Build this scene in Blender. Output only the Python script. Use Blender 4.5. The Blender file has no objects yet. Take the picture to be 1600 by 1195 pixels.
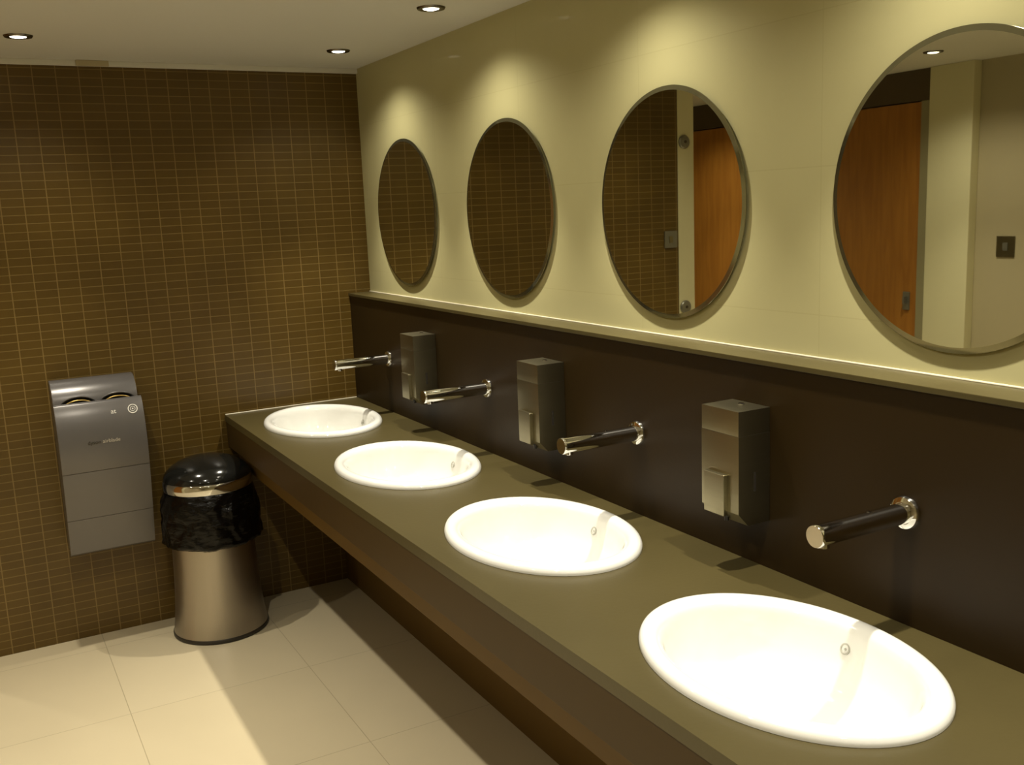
import bpy, bmesh, math, random
from mathutils import Vector, Matrix, noise

random.seed(4)
PI = math.pi
scene = bpy.context.scene
COL = scene.collection

# ------------------------------------------------------------------ camera
F_PX, YAW, PITCH, ROLL = 1544.286, 0.503156, -0.176956, -0.0419033
CAM = Vector((-1.64795, -4.31311, 1.71133))
f = Vector((math.sin(YAW) * math.cos(PITCH), math.cos(YAW) * math.cos(PITCH), math.sin(PITCH)))
rt = Vector((math.cos(YAW), -math.sin(YAW), 0))
up = rt.cross(f)
R = rt * math.cos(ROLL) + up * math.sin(ROLL)
U = -rt * math.sin(ROLL) + up * math.cos(ROLL)
cam_data = bpy.data.cameras.new('camera')
cam_data.sensor_fit = 'HORIZONTAL'
cam_data.sensor_width = 36.0
cam_data.lens = F_PX / 1600.0 * 36.0
cam_data.clip_start = 0.02
cam = bpy.data.objects.new('camera', cam_data)
COL.objects.link(cam)
m = Matrix((R, U, -f)).transposed().to_4x4()
m.translation = CAM
cam.matrix_world = m
scene.camera = cam

# ------------------------------------------------------------------ world, exposure
world = bpy.data.worlds.new('world')
scene.world = world
world.use_nodes = True
world.node_tree.nodes['Background'].inputs[0].default_value = (1.0, 0.86, 0.6, 1)
world.node_tree.nodes['Background'].inputs[1].default_value = 0.0
scene.view_settings.view_transform = 'Standard'
scene.view_settings.look = 'None'
scene.view_settings.gamma = 1.0
scene.view_settings.use_curve_mapping = False
scene.view_settings.exposure = 0.0
scene.cycles.caustics_reflective = False
scene.cycles.caustics_refractive = False

# ------------------------------------------------------------------ dimensions (metres)
H = 2.335                 # ceiling
XL = -3.0                 # left wall
YF = -5.9                 # wall behind the camera
XP = -1.93                # end of the mosaic wall
YC = 2.3                  # end of the corridor beyond the mosaic wall
CZ, CD = 0.865, 0.71      # counter top, counter depth
FB = 0.635                # underside of the lower rail below the counter
AP = 0.725                # underside of the counter's front apron
SB = 0.102                # splashback depth
LZ = 1.349                # ledge top
CY = -4.7                 # near end of the counter
TAPS = [-0.436, -1.33, -2.197, -3.067]
BASINS = [-0.432 - 0.875 * i for i in range(4)]
MIRRORS = [-0.482 - 0.867 * i for i in range(4)]
DISP = [-0.857, -1.770, -2.635]
LAMP_COLOR = (1.0, 0.93, 0.76)
CORE_W, WIDE_W = 92.0, 16.5
LENS_E = 9.0

# ------------------------------------------------------------------ materials
def newmat(name):
    mt = bpy.data.materials.new(name)
    mt.use_nodes = True
    nt = mt.node_tree
    return mt, nt, nt.nodes['Principled BSDF']

def simple(name, col, rough=0.5, metal=0.0, spec=0.5, noise_amt=0.0, noise_scale=20.0, bump=0.0, bump_scale=60.0,
           stretch=None, coat=0.0):
    mt, nt, b = newmat(name)
    b.inputs['Base Color'].default_value = (*col, 1)
    b.inputs['Roughness'].default_value = rough
    b.inputs['Metallic'].default_value = metal
    b.inputs['Specular IOR Level'].default_value = spec
    b.inputs['Coat Weight'].default_value = coat
    tc = nt.nodes.new('ShaderNodeTexCoord')
    mp = nt.nodes.new('ShaderNodeMapping')
    if stretch: mp.inputs['Scale'].default_value = stretch
    nt.links.new(tc.outputs['Object'], mp.inputs['Vector'])
    if noise_amt > 0:
        n = nt.nodes.new('ShaderNodeTexNoise'); n.inputs['Scale'].default_value = noise_scale
        n.inputs['Detail'].default_value = 5
        nt.links.new(mp.outputs[0], n.inputs['Vector'])
        mx = nt.nodes.new('ShaderNodeMix'); mx.data_type = 'RGBA'
        mx.inputs[6].default_value = (*[c * (1 - noise_amt) for c in col], 1)
        mx.inputs[7].default_value = (*[min(1, c * (1 + noise_amt)) for c in col], 1)
        nt.links.new(n.outputs['Fac'], mx.inputs[0])
        nt.links.new(mx.outputs[2], b.inputs['Base Color'])
    if bump > 0:
        n2 = nt.nodes.new('ShaderNodeTexNoise'); n2.inputs['Scale'].default_value = bump_scale
        n2.inputs['Detail'].default_value = 4
        nt.links.new(mp.outputs[0], n2.inputs['Vector'])
        bp = nt.nodes.new('ShaderNodeBump'); bp.inputs['Strength'].default_value = bump
        bp.inputs['Distance'].default_value = 0.01
        nt.links.new(n2.outputs['Fac'], bp.inputs['Height'])
        nt.links.new(bp.outputs[0], b.inputs['Normal'])
    return mt

def tiled(name, c1, c2, mortar, w, h, msize, axes, off, rough, mottled=0.0, mscale=3.0, bump=0.3, msmooth=0.1,
          spec=0.5, coat=0.0, vert=None):
    """tiles laid on a real grid in object coordinates; axes picks the two directions of the surface"""
    mt, nt, b = newmat(name)
    tc = nt.nodes.new('ShaderNodeTexCoord')
    sp = nt.nodes.new('ShaderNodeSeparateXYZ'); cb = nt.nodes.new('ShaderNodeCombineXYZ')
    nt.links.new(tc.outputs['Object'], sp.inputs[0])
    for k in range(2):
        ad = nt.nodes.new('ShaderNodeMath'); ad.operation = 'ADD'
        ad.inputs[1].default_value = 100 * (w if k == 0 else h) - off[k]
        nt.links.new(sp.outputs[axes[k]], ad.inputs[0])
        nt.links.new(ad.outputs[0], cb.inputs[k])
    br = nt.nodes.new('ShaderNodeTexBrick')
    br.offset = 0.0; br.squash = 1.0
    br.inputs['Scale'].default_value = 1.0
    br.inputs['Brick Width'].default_value = w
    br.inputs['Row Height'].default_value = h
    br.inputs['Mortar Size'].default_value = msize
    br.inputs['Mortar Smooth'].default_value = msmooth
    br.inputs['Color1'].default_value = (*c1, 1)
    br.inputs['Color2'].default_value = (*c2, 1)
    br.inputs['Mortar'].default_value = (*mortar, 1)
    nt.links.new(cb.outputs[0], br.inputs['Vector'])
    out = br.outputs['Color']
    b.inputs['Coat Weight'].default_value = coat; b.inputs['Coat Roughness'].default_value = 0.05
    if vert is not None:      # the upright joints are wider and paler than the level ones
        b2 = nt.nodes.new('ShaderNodeTexBrick'); b2.offset = 0.0; b2.squash = 1.0
        for k_, v_ in (('Scale', 1.0), ('Brick Width', w), ('Row Height', 500.0), ('Mortar Size', msize * 1.25), ('Mortar Smooth', msmooth)):
            b2.inputs[k_].default_value = v_
        nt.links.new(cb.outputs[0], b2.inputs['Vector'])
        mv = nt.nodes.new('ShaderNodeMix'); mv.data_type = 'RGBA'
        nt.links.new(b2.outputs['Fac'], mv.inputs[0]); nt.links.new(out, mv.inputs[6])
        mv.inputs[7].default_value = (*vert, 1)
        out = mv.outputs[2]
    if mottled > 0:
        n = nt.nodes.new('ShaderNodeTexNoise'); n.inputs['Scale'].default_value = mscale
        n.inputs['Detail'].default_value = 4
        nt.links.new(tc.outputs['Object'], n.inputs['Vector'])
        mr = nt.nodes.new('ShaderNodeMapRange')
        mr.inputs['From Min'].default_value = 0.3; mr.inputs['From Max'].default_value = 0.7
        mr.inputs['To Min'].default_value = 1 - mottled; mr.inputs['To Max'].default_value = 1 + mottled
        nt.links.new(n.outputs['Fac'], mr.inputs[0])
        vm = nt.nodes.new('ShaderNodeVectorMath'); vm.operation = 'SCALE'
        nt.links.new(out, vm.inputs[0]); nt.links.new(mr.outputs[0], vm.inputs['Scale'])
        out = vm.outputs[0]
    nt.links.new(out, b.inputs['Base Color'])
    bp = nt.nodes.new('ShaderNodeBump'); bp.inputs['Strength'].default_value = bump
    bp.inputs['Distance'].default_value = 0.002; bp.invert = True
    nt.links.new(br.outputs['Fac'], bp.inputs['Height'])
    nt.links.new(bp.outputs[0], b.inputs['Normal'])
    b.inputs['Roughness'].default_value = rough
    b.inputs['Specular IOR Level'].default_value = spec
    return mt

def emissive(name, col, strength):
    mt, nt, b = newmat(name)
    b.inputs['Base Color'].default_value = (0.8, 0.8, 0.8, 1)
    b.inputs['Emission Color'].default_value = (*col, 1)
    b.inputs['Emission Strength'].default_value = strength
    return mt

def wood(name, c1, c2, rough=0.4):
    mt, nt, b = newmat(name)
    tc = nt.nodes.new('ShaderNodeTexCoord'); mp = nt.nodes.new('ShaderNodeMapping')
    mp.inputs['Scale'].default_value = (14, 14, 1.2)
    nt.links.new(tc.outputs['Object'], mp.inputs[0])
    n = nt.nodes.new('ShaderNodeTexNoise'); n.inputs['Scale'].default_value = 2.2
    n.inputs['Detail'].default_value = 8; n.inputs['Distortion'].default_value = 0.8
    nt.links.new(mp.outputs[0], n.inputs['Vector'])
    cr = nt.nodes.new('ShaderNodeValToRGB')
    cr.color_ramp.elements[0].position = 0.35; cr.color_ramp.elements[0].color = (*c1, 1)
    cr.color_ramp.elements[1].position = 0.65; cr.color_ramp.elements[1].color = (*c2, 1)
    nt.links.new(n.outputs['Fac'], cr.inputs[0]); nt.links.new(cr.outputs[0], b.inputs['Base Color'])
    b.inputs['Roughness'].default_value = rough
    return mt

MOSAIC = tiled('dark mosaic tile', (0.087, 0.050, 0.0085), (0.099, 0.058, 0.010), (0.160, 0.108, 0.032),
               0.0828, 0.0325, 0.0018, (0, 2), (-0.1522, 1.492), 0.34, mottled=0.18, mscale=2.2, bump=0.2, vert=(0.185, 0.122, 0.040), spec=0.4)
CREAM = tiled('cream wall tile', (0.47, 0.435, 0.23), (0.48, 0.445, 0.235), (0.44, 0.40, 0.21),
              0.65, 0.322, 0.0012, (1, 2), (-2.74, 1.445), 0.42, mottled=0.02, bump=0.08, spec=0.25, coat=0.05)
FLOORM = tiled('pale floor tile', (0.55, 0.47, 0.315), (0.56, 0.48, 0.325), (0.37, 0.31, 0.20),
               0.6496, 0.6458, 0.0014, (0, 1), (-0.6561, -0.799), 0.30, mottled=0.04, mscale=1.5, bump=0.08)
CEIL = simple('white ceiling paint', (0.62, 0.605, 0.54), 0.8, noise_amt=0.01, noise_scale=3)
PAINT = simple('cream paint', (0.62, 0.57, 0.36), 0.5, noise_amt=0.02, noise_scale=4)
PAINT2 = simple('beige wall paint', (0.40, 0.34, 0.21), 0.5, noise_amt=0.02, noise_scale=4)
STONE = simple('grey brown stone', (0.062, 0.049, 0.018), 0.33, spec=0.35, noise_amt=0.10, noise_scale=6, bump=0.02, bump_scale=90)
STONE_SHADED = simple('shade-darkened counter stone', (0.021, 0.0115, 0.0025), 0.42, spec=0.17, noise_amt=0.10, noise_scale=4, bump=0.02, bump_scale=90)  # same stone as the counter, colour darkened for its grazing light
APRON = simple('brown stone apron', (0.045, 0.025, 0.006), 0.45, spec=0.2, noise_amt=0.1, noise_scale=4)
UNDER = simple('brown wall panel under counter', (0.120, 0.068, 0.014), 0.5, spec=0.2, noise_amt=0.05, noise_scale=3)
CERAMIC = simple('white glazed ceramic', (0.78, 0.775, 0.74), 0.08, coat=0.4)
CHROME = simple('polished chrome', (0.72, 0.71, 0.68), 0.06, metal=1)
CHROME_D = simple('dark chrome trim', (0.16, 0.14, 0.11), 0.25, metal=1)
STEEL = simple('brushed stainless steel', (0.28, 0.25, 0.16), 0.32, metal=1, noise_amt=0.06, noise_scale=8,
               bump=0.03, bump_scale=60, stretch=(1, 1, 14))
STEELBIN = simple('brushed steel bin body', (0.44, 0.40, 0.35), 0.34, metal=1, noise_amt=0.04, noise_scale=8,
                  bump=0.02, bump_scale=30, stretch=(6, 6, 0.3))
SILVER = simple('silver painted plastic', (0.145, 0.136, 0.134), 0.29, metal=0.35, noise_amt=0.02)
DARKP = simple('dark grey plastic', (0.022, 0.018, 0.013), 0.4)
BLACKP = simple('glossy black plastic', (0.007, 0.007, 0.006), 0.12)
BAG = simple('black bin liner', (0.002, 0.0016, 0.0012), 0.22, spec=0.25, bump=0.6, bump_scale=22, stretch=(1, 1, 2.6))
GOLD = simple('yellow bronze trim', (0.50, 0.34, 0.10), 0.3, metal=0.6)
MIRROR = simple('silvered mirror glass', (0.70, 0.71, 0.60), 0.012, metal=1)
MEDGE = simple('mirror glass edge', (0.28, 0.27, 0.17), 0.10, metal=0.9)
GREYM = simple('grey metal', (0.25, 0.24, 0.20), 0.35, metal=0.7)
FRAMEM = simple('greenish grey door frame', (0.26, 0.23, 0.13), 0.45)
DARKPANEL = simple('dark brown overpanel', (0.075, 0.050, 0.025), 0.45)
ORANGE = wood('orange veneer', (0.30, 0.115, 0.016), (0.36, 0.150, 0.022))
WHITEINK = simple('white print', (0.75, 0.73, 0.68), 0.5)
PALEINK = simple('pale grey print', (0.50, 0.46, 0.38), 0.5)
DARKINK = simple('dark print', (0.03, 0.025, 0.015), 0.5)
LENS = emissive('halogen lens', (1.0, 0.90, 0.70), LENS_E)
REFL = simple('lamp reflector', (0.75, 0.70, 0.60), 0.15, metal=1)
RINGM = simple('pale grey ring', (0.42, 0.41, 0.36), 0.3)
SEAL = simple('pale sealant', (0.60, 0.55, 0.42), 0.3)
SLOT_SHADE = simple('hand slot shade', (0.01, 0.008, 0.005), 0.6)

# ------------------------------------------------------------------ helpers
def obj(name, bm, mat, parent=None, smooth=None, loc=None):
    bmesh.ops.recalc_face_normals(bm, faces=bm.faces)
    me = bpy.data.meshes.new(name)
    bm.to_mesh(me); bm.free()
    if smooth is not None:
        me.shade_smooth()
        me.set_sharp_from_angle(angle=math.radians(smooth))
    me.materials.append(mat)
    o = bpy.data.objects.new(name, me)
    COL.objects.link(o)
    if parent is not None: o.parent = parent
    if loc is not None: o.location = loc
    return o

def struct(name, bm, mat, smooth=None):
    o = obj(name, bm, mat, smooth=smooth)
    o['kind'] = 'structure'
    return o

def tag(o, label, cat, group=None):
    o['label'] = label; o['category'] = cat
    if group: o['group'] = group
    return o

def thing(name, label, cat, loc, group=None):
    o = bpy.data.objects.new(name, None)
    o.empty_display_size = 0.05
    COL.objects.link(o); o.location = loc
    return tag(o, label, cat, group)

def box(x0, x1, y0, y1, z0, z1, bevel=0.0, seg=2, bm=None):
    own = bmesh.new()
    vs = bmesh.ops.create_cube(own, size=1.0)['verts']
    for v in vs:
        v.co = Vector(((x0 + x1) / 2 + v.co.x * abs(x1 - x0), (y0 + y1) / 2 + v.co.y * abs(y1 - y0),
                       (z0 + z1) / 2 + v.co.z * abs(z1 - z0)))
    if bevel > 0:
        bmesh.ops.bevel(own, geom=own.edges[:], offset=bevel, segments=seg, profile=0.7, affect='EDGES')
    if bm is None: return own
    tmp = bpy.data.meshes.new('tmp'); own.to_mesh(tmp); own.free(); bm.from_mesh(tmp); bpy.data.meshes.remove(tmp)
    return bm

def frame_of(axis):
    a = Vector(axis).normalized()
    t = Vector((0, 0, 1)) if abs(a.z) < 0.9 else Vector((1, 0, 0))
    u = a.cross(t).normalized()
    return a, u, a.cross(u)

def lathe(profile, axis=(0, 0, 1), origin=(0, 0, 0), n=48, bm=None, sx=1.0, sy=1.0):
    """profile: (radius, height along the axis); ends on the axis are closed to a point"""
    if bm is None: bm = bmesh.new()
    a, u, w = frame_of(axis)
    if tuple(axis) == (0, 0, 1): u, w = Vector((1, 0, 0)), Vector((0, 1, 0))
    o = Vector(origin); rings = []
    for r, h in profile:
        if r < 1e-6:
            rings.append([bm.verts.new(o + a * h)])
        else:
            rings.append([bm.verts.new(o + a * h + (u * math.cos(2 * PI * k / n) * sx + w * math.sin(2 * PI * k / n) * sy) * r)
                          for k in range(n)])
    for A, B in zip(rings, rings[1:]):
        for k in range(n):
            k2 = (k + 1) % n
            if len(A) == 1 and len(B) == 1: continue
            if len(A) == 1: bm.faces.new((A[0], B[k], B[k2]))
            elif len(B) == 1: bm.faces.new((A[k], B[0], A[k2]))
            else: bm.faces.new((A[k], B[k], B[k2], A[k2]))
    return bm

def tube(pts, r, n=12, bm=None):
    if bm is None: bm = bmesh.new()
    pts = [Vector(p) for p in pts]; prev = None; rings = []
    for i, p in enumerate(pts):
        d = (pts[min(i + 1, len(pts) - 1)] - pts[max(i - 1, 0)]).normalized()
        if prev is None: a, u, w = frame_of(d)
        else:
            u = (prev - d * prev.dot(d)).normalized(); w = d.cross(u)
        prev = u
        rings.append([bm.verts.new(p + (u * math.cos(2 * PI * k / n) + w * math.sin(2 * PI * k / n)) * r) for k in range(n)])
    for A, B in zip(rings, rings[1:]):
        for k in range(n): bm.faces.new((A[k], A[(k + 1) % n], B[(k + 1) % n], B[k]))
    bm.faces.new(rings[0][::-1]); bm.faces.new(rings[-1])
    return bm

def prism(poly, axis, lo, hi, bevel=0.0):
    """extrude a closed 2-D outline along x (poly = y,z) or y (poly = x,z) or z (poly = x,y)"""
    bm = bmesh.new()
    def pt(p, t):
        return {'x': (t, p[0], p[1]), 'y': (p[0], t, p[1]), 'z': (p[0], p[1], t)}[axis]
    A = [bm.verts.new(pt(p, lo)) for p in poly]; B = [bm.verts.new(pt(p, hi)) for p in poly]
    n = len(poly)
    bm.faces.new(A[::-1]); bm.faces.new(B)
    for k in range(n): bm.faces.new((A[k], A[(k + 1) % n], B[(k + 1) % n], B[k]))
    if bevel > 0:
        bmesh.ops.recalc_face_normals(bm, faces=bm.faces)
        es = [e for e in bm.edges if len(e.link_faces) == 2 and e.calc_face_angle(0) > 0.5]
        bmesh.ops.bevel(bm, geom=es, offset=bevel, segments=2, profile=0.7, affect='EDGES')
    return bm

def catmull(P, n=5):
    out = []
    for i in range(len(P) - 1):
        p0 = P[max(i - 1, 0)]; p1 = P[i]; p2 = P[i + 1]; p3 = P[min(i + 2, len(P) - 1)]
        for k in range(n):
            t = k / n
            out.append(tuple(0.5 * (2 * b + (c - a) * t + (2 * a - 5 * b + 4 * c - d) * t * t + (3 * b - a - 3 * c + d) * t ** 3)
                             for a, b, c, d in zip(p0, p1, p2, p3)))
    out.append(tuple(P[-1]))
    return out

def copy_tree(o, parent=None):
    c = o.copy(); COL.objects.link(c)
    if parent is not None: c.parent = parent
    for ch in [k for k in bpy.data.objects if k.parent == o]: copy_tree(ch, c)
    return c

# ------------------------------------------------------------------ the room
struct('floor', box(XL - 0.1, 0.1, YF - 0.1, YC + 0.1, -0.1, 0), FLOORM)
struct('ceiling', box(XL - 0.1, 0.1, YF - 0.1, YC + 0.1, H, H + 0.1), CEIL)
struct('wall_right', box(0, 0.1, YF, 0, 0, H), CREAM)
struct('wall_back', box(XP + 0.11, 0.1, 0, 0.12, 0, H), MOSAIC)
struct('wall_left', box(XL - 0.1, XL, YF, YC, 0, H), PAINT2)
struct('wall_front', box(XL, 0, YF - 0.1, YF, 0, H), PAINT)
struct('wall_corridor_end', box(XL, XP + 0.13, YC, YC + 0.1, 0, H), PAINT)
struct('wall_corridor_right', box(XP + 0.01, XP + 0.11, 0.12, YC, 0, H), PAINT)
struct('wall_lower_right', box(-0.21, -0.0005, CY, -0.0005, 0.0005, CZ - 0.0305), UNDER)
struct('trim_1', box(XP + 0.11, -0.0005, -0.020, -0.0005, H - 0.020, H - 0.0003, 0.002), CEIL)       # pale bead at the ceiling edge
struct('trim_2', box(XP, XP + 0.109, -0.002, 0.119, 0.0005, H - 0.0005, 0.003), PAINT)                # white end post of the mosaic wall
struct('trim_3', box(XL + 0.0005, XL + 0.06, -0.96, -0.70, 0.0005, H - 0.0005, 0.004), PAINT)         # pale pilaster by the doors

def door(n, y0, y1, handle_y):
    # leaf set in a frame on the left wall, dark panel above
    d = struct('door_%d' % n, box(XL + 0.004, XL + 0.044, y0, y1, 0.01, 2.165, 0.002), ORANGE)
    obj('door_frame', box(XL + 0.0005, XL + 0.05, y0 - 0.06, y0 - 0.003, 0.001, 2.17, 0.002), FRAMEM, d)
    obj('door_frame', box(XL + 0.0005, XL + 0.05, y1 + 0.003, y1 + 0.06, 0.001, 2.17, 0.002), FRAMEM, d)
    obj('overpanel', box(XL + 0.0005, XL + 0.04, y0 - 0.06, y1 + 0.06, 2.172, H - 0.0005), DARKPANEL, d)
    bm = box(XL + 0.0445, XL + 0.052, handle_y - 0.022, handle_y + 0.022, 1.05, 1.15, 0.003)
    box(XL + 0.05, XL + 0.075, handle_y - 0.006, handle_y + 0.006, 1.085, 1.125, 0.003, bm=bm)
    obj('door_lock', bm, GREYM, d)
    return d
door(1, -0.64, 0.26, -0.58)
door(2, 0.44, 1.34, 0.52)

# ------------------------------------------------------------------ splashback with its ledge
sb = thing('splashback', 'shade-darkened counter stone splashback behind the four basins, topped by a lighter ledge', 'splashback', (0, 0, CZ))
obj('splashback_panel', box(-SB, -0.001, CY, -0.001, 0.0005, LZ - 0.0125 - CZ), STONE_SHADED, sb)
lg = obj('ledge', box(-SB - 0.006, -0.001, CY, -0.001, LZ - 0.012 - CZ, LZ - CZ, 0.0015), STONE, sb)
lg['label'] = 'paler narrow stone ledge on top'
obj('sealant_bead', tube([(-0.0035, CY, LZ - CZ + 0.001), (-0.0035, -0.002, LZ - CZ + 0.001)], 0.0028, 8), SEAL, sb, smooth=60)

# ------------------------------------------------------------------ counter with four basin cut-outs
BX, BA, BB = -0.411, 0.318, 0.231
counter = thing('vanity_counter', 'long grey brown stone counter carrying four white basins, with a deep front fascia', 'counter', (0, 0, FB))
def worktop():
    bm = bmesh.new()
    z0, z1 = CZ - 0.030 - FB, CZ - FB
    xa, xb = -CD, -0.0015
    cuts = [-0.0015] + [(BASINS[i] + BASINS[i + 1]) / 2 for i in range(3)] + [BASINS[3] - 0.45, CY]
    hx, hy = BB - 0.030, BA - 0.034
    for c in range(4):
        y1, y0, yc = cuts[c], cuts[c + 1], BASINS[c]
        ang = [2 * PI * k / 72 for k in range(72)]
        for X in (xa, xb):
            for Y in (y0, y1): ang.append(math.atan2(Y - yc, X - BX) % (2 * PI))
        ang = sorted(set(round(t, 6) for t in ang))
        inn, out = [], []
        for t in ang:
            cx, sy = math.cos(t), math.sin(t)
            s = 1.0 / math.sqrt((cx / hx) ** 2 + (sy / hy) ** 2)
            inn.append((BX + cx * s, yc + sy * s))
            k = min(((xb - BX) / cx if cx > 1e-9 else 9), ((xa - BX) / cx if cx < -1e-9 else 9),
                    ((y1 - yc) / sy if sy > 1e-9 else 9), ((y0 - yc) / sy if sy < -1e-9 else 9))
            out.append((BX + cx * k, yc + sy * k))
        n = len(ang)
        ti = [bm.verts.new((*p, z1)) for p in inn]; to = [bm.verts.new((*p, z1)) for p in out]
        bi = [bm.verts.new((*p, z0)) for p in inn]; bo = [bm.verts.new((*p, z0)) for p in out]
        for k in range(n):
            j = (k + 1) % n
            bm.faces.new((ti[k], to[k], to[j], ti[j])); bm.faces.new((bi[k], bi[j], bo[j], bo[k]))
            bm.faces.new((ti[k], ti[j], bi[j], bi[k]))
            px, qx = out[k], out[j]
            if (abs(px[0] - xa) < 1e-5 and abs(qx[0] - xa) < 1e-5) or (abs(px[0] - xb) < 1e-5 and abs(qx[0] - xb) < 1e-5) \
               or (c == 0 and abs(px[1] - y1) < 1e-5 and abs(qx[1] - y1) < 1e-5):
                bm.faces.new((to[k], bo[k], bo[j], to[j]))
    box(xa, xb, CY, cuts[4], z0, z1, bm=bm)
    bmesh.ops.remove_doubles(bm, verts=bm.verts, dist=1e-5)
    return bm
obj('worktop', worktop(), STONE, counter)
obj('front_apron', box(-CD + 0.002, -CD + 0.030, CY, -0.0015, AP - FB, CZ - 0.0303 - FB, 0.001), APRON, counter)
obj('lower_rail', box(-CD + 0.045, -CD + 0.070, CY, -0.0015, 0.0, CZ - 0.0305 - FB, 0.001), UNDER, counter)
obj('sealant_bead', tube([(-CD + 0.002, -0.0040, CZ - FB + 0.0010), (-SB - 0.002, -0.0040, CZ - FB + 0.0010)], 0.0028, 8), SEAL, counter, smooth=60)
obj('end_panel', box(-CD + 0.071, -0.212, CY, CY + 0.02, -FB + 0.001, CZ - 0.0305 - FB), STONE_SHADED, counter)

# ------------------------------------------------------------------ basins
def ell_loft(prof, n=96, bm=None):
    """prof: (inset from the rim ellipse, z)"""
    if bm is None: bm = bmesh.new()
    rings = []
    for d, z in prof:
        ra, rb = max(BA - d * 1.22, 0.0), max(BB - d, 0.0)
        rings.append([bm.verts.new((rb * math.cos(2 * PI * k / n), ra * math.sin(2 * PI * k / n), z)) for k in range(n)])
    for A, B in zip(rings, rings[1:]):
        for k in range(n): bm.faces.new((A[k], A[(k + 1) % n], B[(k + 1) % n], B[k]))
    return bm, rings

def make_basin():
    root = thing('wash_basin', '', 'basin', (BX, BASINS[0], CZ), 'white oval basins set into the counter')
    inner = catmull([(0.000, 0.0005), (0.0005, 0.007), (0.005, 0.0150), (0.014, 0.0200), (0.026, 0.0195), (0.036, 0.0130),
                     (0.043, 0.000), (0.050, -0.030), (0.062, -0.070), (0.084, -0.110), (0.118, -0.140), (0.160, -0.157),
                     (0.208, -0.163)], 5)
    bm, r1 = ell_loft(inner)
    outer = [(0.000, 0.0005), (0.032, 0.0005), (0.036, -0.03), (0.050, -0.075), (0.074, -0.122), (0.112, -0.155), (0.160, -0.172), (0.208, -0.178)]
    _, r2 = ell_loft(outer, bm=bm)
    n = len(r1[-1])
    bm.faces.new(r1[-1]); bm.faces.new(r2[-1][::-1])
    bmesh.ops.remove_doubles(bm, verts=bm.verts, dist=1e-6)
    obj('basin_bowl', bm, CERAMIC, root, smooth=50)
    # drain in the bottom, under the basin's own opening
    dr = lathe([(0.0, -0.1605), (0.012, -0.1605), (0.016, -0.1625), (0.0185, -0.1615), (0.0205, -0.1600), (0.0220, -0.1632), (0.0220, -0.19),
                (0.015, -0.20), (0.015, -0.24), (0.0, -0.24)], n=32)
    obj('drain', dr, CHROME, root, smooth=40)
    # overflow ring on the wall side of the bowl
    z = -0.030
    px = BB - 0.050
    a = Vector((-1, 0, 0.42)).normalized()
    ov = lathe([(0.0085, 0.0), (0.0085, 0.0014), (0.0112, 0.0014), (0.0112, -0.002), (0.0085, -0.002), (0.0085, 0.0)],
               axis=a, origin=(px - 0.0015, 0.018, z), n=32)
    obj('overflow_ring', ov, RINGM, root, smooth=40)
    oc = lathe([(0.0, 0.0006), (0.0022, 0.0006), (0.0030, -0.002), (0.0, -0.002)], axis=a, origin=(px - 0.0015, 0.018, z), n=20)
    obj('overflow_cap', oc, RINGM, root, smooth=40)
    return root
basin_labels = ['white oval basin at the far end of the counter, beside the dark tiled wall',
                'white oval basin second from the dark tiled wall',
                'white oval basin third from the dark tiled wall, between the nearest two soap dispensers',
                'largest looking white oval basin, at the near end of the counter']
b0 = make_basin()
for i, y in enumerate(BASINS):
    r = b0 if i == 0 else copy_tree(b0)
    r.location = (BX, y, CZ); r['label'] = basin_labels[i]

# ------------------------------------------------------------------ taps
def make_tap():
    root = thing('wall_tap', '', 'tap', (-SB, TAPS[0], 1.095), 'chrome wall taps over the basins')
    ax = (-1, 0, 0)
    obj('wall_flange', lathe([(0, 0.0005), (0.0335, 0.0005), (0.0335, 0.006), (0.031, 0.010), (0.0225, 0.0125), (0.0222, 0.0125), (0, 0.0125)],
                             ax, n=48), CHROME, root, smooth=35)
    obj('spout', lathe([(0, 0.012), (0.0208, 0.012), (0.0208, 0.236), (0.0216, 0.237), (0.0216, 0.243), (0.0205, 0.245), (0, 0.245)],
                       ax, n=48), CHROME, root, smooth=35)
    obj('outlet', lathe([(0, 0.012), (0.0115, 0.012), (0.0115, 0.024), (0.009, 0.0255), (0.0, 0.0245)], (0, 0, -1),
                        (-0.222, 0, 0), n=28), CHROME, root, smooth=35)
    obj('fixing_screw', lathe([(0, 0.019), (0.0032, 0.019), (0.0030, 0.0222), (0, 0.0225)], (0, 0, 1), (-0.105, 0, 0), n=14), CHROME_D, root, smooth=35)
    return root
tap_labels = ['chrome wall tap over the farthest basin, its tip in front of the dark tiled wall',
              'chrome wall tap over the second basin, its tip in front of the farthest soap dispenser',
              'chrome wall tap over the third basin, its tip touching the outline of the middle dispenser',
              'nearest chrome wall tap, over the near basin, alone to the right of the dispensers']
t0 = make_tap()
for i, y in enumerate(TAPS):
    r = t0 if i == 0 else copy_tree(t0)
    r.location = (-SB, y, 1.095); r['label'] = tap_labels[i]

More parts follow.
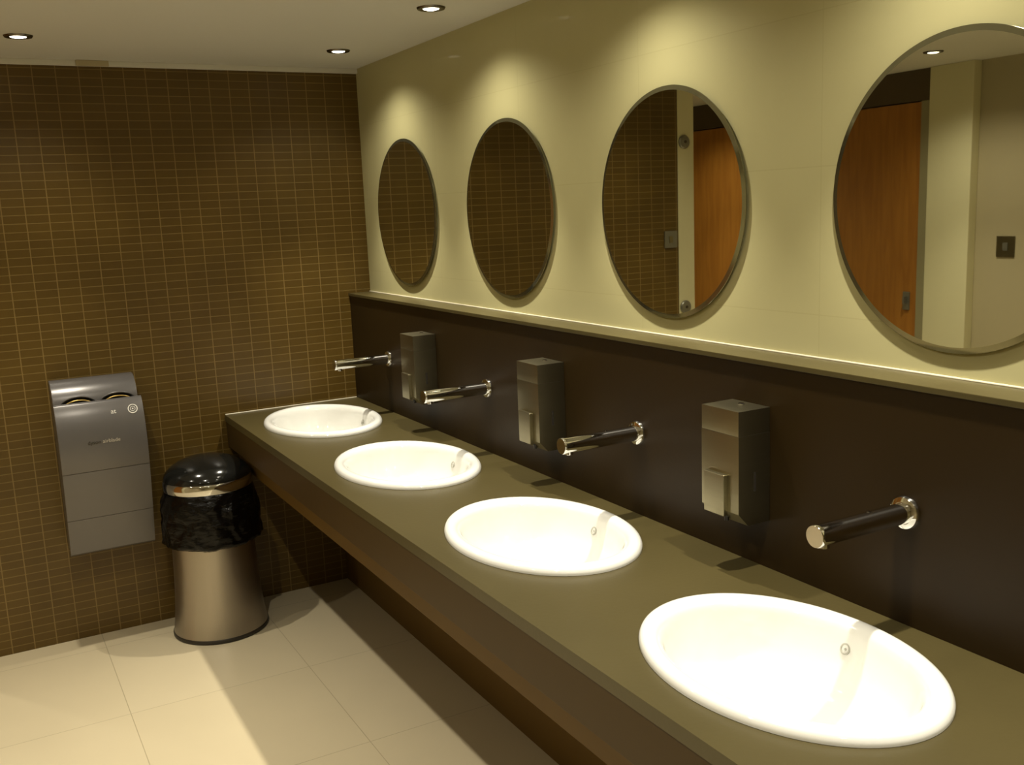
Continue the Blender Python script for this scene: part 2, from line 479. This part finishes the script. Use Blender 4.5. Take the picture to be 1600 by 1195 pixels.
# ------------------------------------------------------------------ soap dispensers
def make_dispenser():
    root = thing('soap_dispenser', '', 'soap dispenser', (-SB, DISP[0], 0.98), 'steel soap dispensers on the splashback')
    D, W, Hh = 0.094, 0.0625, 0.265
    # side outline: depth (x) against height, the lower front corner cut away
    low = [(-0.001, 0.0), (-0.066, 0.0), (-D, 0.030), (-D, 0.2085), (-0.001, 0.2085)]
    bm = prism(low, 'y', -W, W, 0.0012)
    obj('lower_case', bm, STEEL, root, smooth=35)
    topc = [(-0.001, 0.2088), (-D + 0.0004, 0.2088), (-D + 0.0004, Hh), (-0.001, Hh)]
    obj('top_cover', prism(topc, 'y', -W + 0.0009, W - 0.0009, 0.0012), STEEL, root, smooth=35)
    # push plate low on the front face
    lev = obj('push_plate', box(-D - 0.012, -D + 0.001, -0.026, 0.042, 0.020, 0.116, 0.003, 3), STEEL, root, smooth=35)
    # level window in both sides
    for s in (-1, 1):
        obj('level_window', box(-0.050, -0.043, s * W - 0.0008, s * W + 0.0008, 0.078, 0.122, 0.0003), DARKP, root)
    obj('lock', lathe([(0, 0), (0.0075, 0), (0.0075, 0.0025), (0.006, 0.0035), (0.0, 0.0035)], (0, 0, 1), (-0.030, 0, Hh - 0.0004), n=24), CHROME, root, smooth=35)
    obj('nozzle', lathe([(0, 0), (0.006, 0), (0.005, 0.014), (0, 0.014)], (0, 0, -1), (-0.074, 0.0, 0.013), n=16), DARKP, root, smooth=35)
    return root
disp_labels = ['steel soap dispenser on the splashback between the farthest and the second tap',
               'middle steel soap dispenser, between the second and third tap',
               'nearest and largest looking steel soap dispenser, left of the nearest tap']
d0 = make_dispenser()
for i, y in enumerate(DISP):
    r = d0 if i == 0 else copy_tree(d0)
    r.location = (-SB, y, 0.98); r['label'] = disp_labels[i]

# ------------------------------------------------------------------ mirrors
def make_mirror():
    root = thing('round_mirror', '', 'mirror', (0, MIRRORS[0], 1.698), 'round mirrors over the basins')
    ax = (-1, 0, 0)
    obj('backing_disc', lathe([(0, 0.0005), (0.290, 0.0005), (0.290, 0.0060), (0, 0.0060)], ax, n=128), MEDGE, root, smooth=35)
    g = obj('mirror_glass', lathe([(0, 0.0108), (0.288, 0.0108)], ax, n=160), MIRROR, root)
    obj('bevelled_edge', lathe([(0.288, 0.0108), (0.2992, 0.0088), (0.300, 0.0084), (0.300, 0.0064), (0.0, 0.0064)], ax, n=160), MEDGE, root, smooth=12)
    return root
mir_labels = ['round mirror in the far corner, nearest to the dark tiled wall',
              'second round mirror from the dark tiled wall, reflecting only dark mosaic',
              'third round mirror, reflecting mosaic, a white post and an orange door',
              'nearest round mirror, cut by the picture edge, reflecting a pale pilaster and a switch plate']
m0 = make_mirror()
for i, y in enumerate(MIRRORS):
    r = m0 if i == 0 else copy_tree(m0)
    r.location = (0, y, 1.698); r['label'] = mir_labels[i]

# ------------------------------------------------------------------ downlights
def make_downlight():
    root = thing('recessed_downlight', '', 'ceiling light', (-0.25, MIRRORS[0], H), 'recessed halogen downlights')
    obj('trim_ring', lathe([(0.0262, -0.0005), (0.0262, -0.0035), (0.032, -0.0066), (0.043, -0.0058), (0.046, -0.0005), (0.0262, -0.0005)], n=40), CHROME_D, root, smooth=40)
    obj('lamp_lens', lathe([(0.0, -0.0005), (0.0255, -0.0005), (0.0250, -0.0050), (0.018, -0.0072), (0.0, -0.0082)], n=32), LENS, root, smooth=50)
    return root
def add_light(root, core=1.0, wide=1.0):
    for nm, pw, size, blend in (('lamp_beam', CORE_W * core, 74, 1.0), ('lamp_spill', WIDE_W * wide, 140, 1.0)):
        L = bpy.data.lights.new(nm, 'SPOT'); L.energy = pw; L.color = LAMP_COLOR
        L.spot_size = math.radians(size); L.spot_blend = blend; L.shadow_soft_size = 0.018
        lo = bpy.data.objects.new(nm, L); COL.objects.link(lo)
        lo.parent = root; lo.location = (0, 0, -0.030)
lamps = [(-0.25, MIRRORS[0] - 0.867 * i + 0.002, 'farthest recessed downlight of the row beside the mirror wall' if i == 0 else
          'recessed downlight beside the mirror wall, at the top edge of the picture' if i == 1 else
          'recessed downlight of the mirror wall row, over the %s mirror' % ('third' if i == 2 else 'nearest')) for i in range(4)]
lamps.append((-0.25, MIRRORS[3] - 0.867, 'last recessed downlight of the mirror wall row, beyond the nearest mirror'))
lamps += [(-1.38, -0.523, 'recessed downlight over the hand dryer, at the left of the ceiling'),
          (-1.38, -1.823, 'recessed downlight in the middle of the ceiling, behind the one over the hand dryer'),
          (-1.38, -3.123, 'unseen recessed downlight added in the middle of the ceiling to brighten the wall by the nearest mirror'),  # out of view, added to brighten the near mirror wall
          (-1.38, -4.423, 'unseen recessed downlight added in the middle of the ceiling, for more light at the camera end'),  # also out of view, added for more light near the camera
          (-2.45, -1.10, 'unseen recessed downlight added to brighten the pale pilaster by the orange doors'),  # left row is unseen, added to brighten the left wall
          (-2.45, -2.80, 'unseen recessed downlight added on the left side of the ceiling to brighten the switch plate wall'),  # second unseen lamp added for the left wall
          (-2.45, 0.80, 'unseen recessed downlight added in the corridor to light the far orange door')]  # unseen, added so the far door shows up lit
l0 = make_downlight(); allr = []
for i, (x, y, lab) in enumerate(lamps):
    r = l0 if i == 0 else copy_tree(l0)
    r.location = (x, y, H); r['label'] = lab; allr.append(r)
for i, r in enumerate(allr):
    if i < 5: add_light(r, 1.0, 0.9)
    elif i < 9: add_light(r, 0.55, 1.2 if i == 5 else 3.0)
    else: add_light(r, 0.8, 1.9)

# ------------------------------------------------------------------ hand dryer
XA, XB = -1.394, -1.072
XM = (XA + XB) / 2
dry = thing('hand_dryer', 'silver two-handed air dryer hung on the dark mosaic wall, left of the waste bin', 'hand dryer', (XM, -0.0005, 0.0))
hw = (XB - XA) / 2
back = [(-0.001, 0.405), (-0.001, 1.092), (-0.010, 1.100), (-0.045, 1.101), (-0.075, 1.092), (-0.105, 1.066), (-0.122, 1.034), (-0.127, 1.000), (-0.127, 0.42)]
obj('back_shell', prism(back, 'x', -hw + 0.004, hw - 0.004, 0.003), SILVER, dry, smooth=40)
core_ = [(-0.1275, 0.43), (-0.1275, 0.985), (-0.170, 0.985), (-0.195, 0.9), (-0.195, 0.75), (-0.165, 0.55), (-0.135, 0.43)]
obj('inner_core', prism(core_, 'x', -hw + 0.010, hw - 0.010), DARKP, dry)
# outer face of the front shell, top to bottom, split at its two seams
FR = [(-0.172, 1.010), (-0.175, 1.022), (-0.184, 1.027), (-0.194, 1.022), (-0.206, 1.004), (-0.217, 0.978), (-0.227, 0.945), (-0.234, 0.905),
      (-0.2375, 0.860), (-0.236, 0.810), (-0.231, 0.758)]
FM = [(-0.2292, 0.7565), (-0.217, 0.68), (-0.200, 0.60), (-0.191, 0.5615)]
FL = [(-0.1895, 0.5600), (-0.174, 0.50), (-0.158, 0.44), (-0.148, 0.412), (-0.140, 0.405)]
def shell(name, pts, parent, extra=None):
    inner = [(p[0] + 0.022, p[1]) for p in pts[::-1]]
    if extra: inner = extra
    o = obj(name, prism(pts + inner, 'x', -hw, hw, 0.0016), SILVER, parent, smooth=40)
    return o
fc = shell('front_cover', FR, dry, [(-0.200, 0.758), (-0.200, 0.99), (-0.172, 0.99)])
shell('middle_cover', FM, dry)
shell('lower_cover', FL, dry, [(-0.130, 0.405), (-0.130, 0.43), (-0.160, 0.560)])
# dark strips standing in for the shade on the dryer's sides
for s in (-1, 1):
    obj('side_shade_strip', box(s * (hw - 0.010) - 0.002, s * (hw - 0.010) + 0.002, -0.180, -0.1275, 0.62, 0.985), DARKP, dry)
# dark plates painted as the shade inside the two hand openings, with rims
for cx in (-0.068, 0.078):
    arc = [(cx + 0.064 * math.cos(t), -0.133 - 0.016 * math.sin(t), 1.006 + 0.036 * math.sin(t)) for t in [PI * k / 20 for k in range(21)]]
    dark = bmesh.new()
    fr = [dark.verts.new(Vector(p) + Vector((0, 0.002, 0))) for p in arc]; bk = [dark.verts.new(Vector(p) + Vector((0, 0.010, 0))) for p in arc]
    dark.faces.new(fr); dark.faces.new(bk[::-1])
    for k in range(21): dark.faces.new((fr[k], bk[k], bk[(k + 1) % 21], fr[(k + 1) % 21]))
    hs = obj('hand_opening_shade', dark, SLOT_SHADE, dry)
    obj('arch_rim', tube([Vector(p) + Vector((0, -0.002, 0.003)) for p in arc], 0.0035, 10), SILVER, hs, smooth=60)
    arc2 = [(cx + 0.052 * math.cos(t), -0.158 - 0.004 * math.sin(t), 1.006 + 0.026 * math.sin(t)) for t in [PI * k / 20 for k in range(21)]]
    obj('inner_rim', tube(arc2, 0.0030, 10), GOLD, hs, smooth=60)
def text_mesh(s, size):
    cu = bpy.data.curves.new('t', 'FONT'); cu.body = s; cu.size = size; cu.extrude = 0.0004
    o = bpy.data.objects.new('t', cu); COL.objects.link(o)
    dg = bpy.context.evaluated_depsgraph_get(); dg.update()
    me = bpy.data.meshes.new_from_object(o.evaluated_get(dg))
    bpy.data.objects.remove(o); bpy.data.curves.remove(cu)
    return me
def text_on_dryer(name, s, size, x, z, y, mat, tilt=0.0):
    me = text_mesh(s, size); me.materials.clear(); me.materials.append(mat)
    o = bpy.data.objects.new(name, me); COL.objects.link(o); o.parent = fc
    o.location = (x - XM, y, z); o.rotation_euler = (PI / 2 + tilt, 0, 0)
    return o
text_on_dryer('brand_lettering', 'dyson', 0.0205, -1.292, 0.866, -0.2379, DARKINK)
text_on_dryer('brand_lettering', 'airblade', 0.0205, -1.237, 0.866, -0.2379, PALEINK)
text_on_dryer('approval_mark', 'at', 0.026, -1.194, 0.974, -0.2195, WHITEINK, -0.36)
ring = lathe([(0.0150, 0), (0.0150, 0.0008), (0.0185, 0.0008), (0.0185, 0), (0.0150, 0)], axis=(0, -1, 0.37), n=40)
lathe([(0.0080, 0), (0.0080, 0.0008), (0.0100, 0.0008), (0.0100, 0), (0.0080, 0)], axis=(0, -1, 0.37), n=32, bm=ring)
lathe([(0, 0), (0.0030, 0), (0.0030, 0.0008), (0, 0.0008)], axis=(0, -1, 0.37), n=16, bm=ring)
o = obj('round_emblem', ring, WHITEINK, fc, loc=(-1.112 - XM, -0.2160, 0.983))

# ------------------------------------------------------------------ waste bin
bn = thing('waste_bin', 'round steel waste bin with black domed lid and black liner, under the counter end', 'bin', (-0.851, -0.212, 0.0))
body = catmull([(0.192, 0.018), (0.189, 0.035), (0.183, 0.075), (0.177, 0.14), (0.172, 0.22), (0.168, 0.34), (0.166, 0.46), (0.166, 0.615)], 4)
obj('bin_body', lathe(body + [(0.150, 0.615), (0.150, 0.02), (0.0, 0.02)], n=72), STEELBIN, bn, smooth=40)
obj('base_ring', lathe([(0.0, 0.0005), (0.192, 0.0005), (0.1955, 0.004), (0.1955, 0.013), (0.193, 0.0175), (0.0, 0.0175)], n=72), DARKP, bn, smooth=40)
# liner folded over the rim, creased
bag = bmesh.new(); n, mrows = 120, 36; rings = []
for j in range(mrows + 1):
    t = j / mrows
    z = 0.622 - t * 0.232
    base = 0.177 + 0.018 * math.sin(min(1, t * 2.2) * PI / 2) + 0.006 * t
    if t > 0.93: base -= 0.03 * (t - 0.93) / 0.07
    row = []
    for k in range(n):
        a = 2 * PI * k / n
        p = Vector((math.cos(a) * 3.2, math.sin(a) * 3.2, z * 13))
        fade = min(1, t * 3)
        rr = base + fade * (0.010 * noise.noise(p) + 0.005 * noise.noise(p * 2.6) + 0.003 * math.sin(a * 23 + 9 * noise.noise(p)))
        zz = z + (0.008 * noise.noise(Vector((math.cos(a) * 2, math.sin(a) * 2, 5))) if t > 0.5 else 0)
        row.append(bag.verts.new((rr * math.cos(a), rr * math.sin(a), zz)))
    rings.append(row)
for A, B in zip(rings, rings[1:]):
    for k in range(n): bag.faces.new((A[k], A[(k + 1) % n], B[(k + 1) % n], B[k]))
inner_top = [bag.verts.new((0.1675 * math.cos(2 * PI * k / n), 0.1675 * math.sin(2 * PI * k / n), 0.622)) for k in range(n)]
inner_low = [bag.verts.new((0.1695 * math.cos(2 * PI * k / n), 0.1695 * math.sin(2 * PI * k / n), 0.392)) for k in range(n)]
for k in range(n):
    j = (k + 1) % n
    bag.faces.new((rings[0][k], rings[0][j], inner_top[j], inner_top[k]))
    bag.faces.new((inner_top[k], inner_top[j], inner_low[j], inner_low[k]))
    bag.faces.new((inner_low[k], inner_low[j], rings[-1][j], rings[-1][k]))
obj('bin_liner', bag, BAG, bn, smooth=180)
obj('rim_band', lathe([(0.166, 0.6235), (0.1785, 0.6235), (0.1805, 0.627), (0.1800, 0.650), (0.1775, 0.662), (0.1755, 0.6645), (0.166, 0.6645), (0.166, 0.6235)], n=72), CHROME, bn, smooth=40)
dome = [(0.0, 0.664), (0.1745, 0.664)] + [(0.1755 * math.cos(t), 0.665 + 0.088 * math.sin(t) ** 1.15) for t in [PI / 2 * k / 18 for k in range(1, 18)]] + [(0.0, 0.753)]
lid = obj('domed_lid', lathe(dome, n=72), BLACKP, bn, smooth=60)

# ------------------------------------------------------------------ small fittings
tag(obj('ceiling_fitting', box(-1.155, -1.035, -0.034, -0.0205, H - 0.022, H - 0.0005, 0.002), PAINT2),
    'small grey fitting at the top edge of the dark tiled wall, above the hand dryer', 'fitting')
sw = thing('switch_plate', 'square metal switch plate on the beige wall beside the pale pilaster', 'switch', (XL, -1.135, 1.405))
obj('plate', box(0.0005, 0.006, -0.05, 0.05, -0.052, 0.052, 0.001), STEEL, sw)
obj('rocker', box(0.0062, 0.009, -0.014, 0.014, -0.02, 0.02, 0.001), GREYM, sw)
sw2 = thing('wall_plate', 'small square metal plate on the mosaic wall near the white post', 'plate', (-1.765, 0, 1.495))
obj('plate', box(-0.042, 0.042, -0.007, -0.0005, -0.045, 0.045, 0.001), GREYM, sw2)
obj('rocker', box(-0.012, 0.012, -0.0095, -0.0072, -0.018, 0.018, 0.001), STEEL, sw2)
def disc(z, label):
    r = thing('round_fixing', label, 'fixing', (-1.862, -0.0025, z), 'round metal fixings on the white post')
    obj('fixing_disc', lathe([(0, 0), (0.036, 0), (0.036, 0.006), (0.030, 0.012), (0, 0.014)], (0, -1, 0), n=36), GREYM, r, smooth=35)
    obj('screw_cap', lathe([(0, 0.0142), (0.008, 0.0142), (0.007, 0.018), (0, 0.0185)], (0, -1, 0), n=20), CHROME_D, r, smooth=35)
disc(2.01, 'upper round metal fixing on the white post, seen in the third mirror')
disc(1.12, 'lower round metal fixing on the white post, seen in the third mirror')
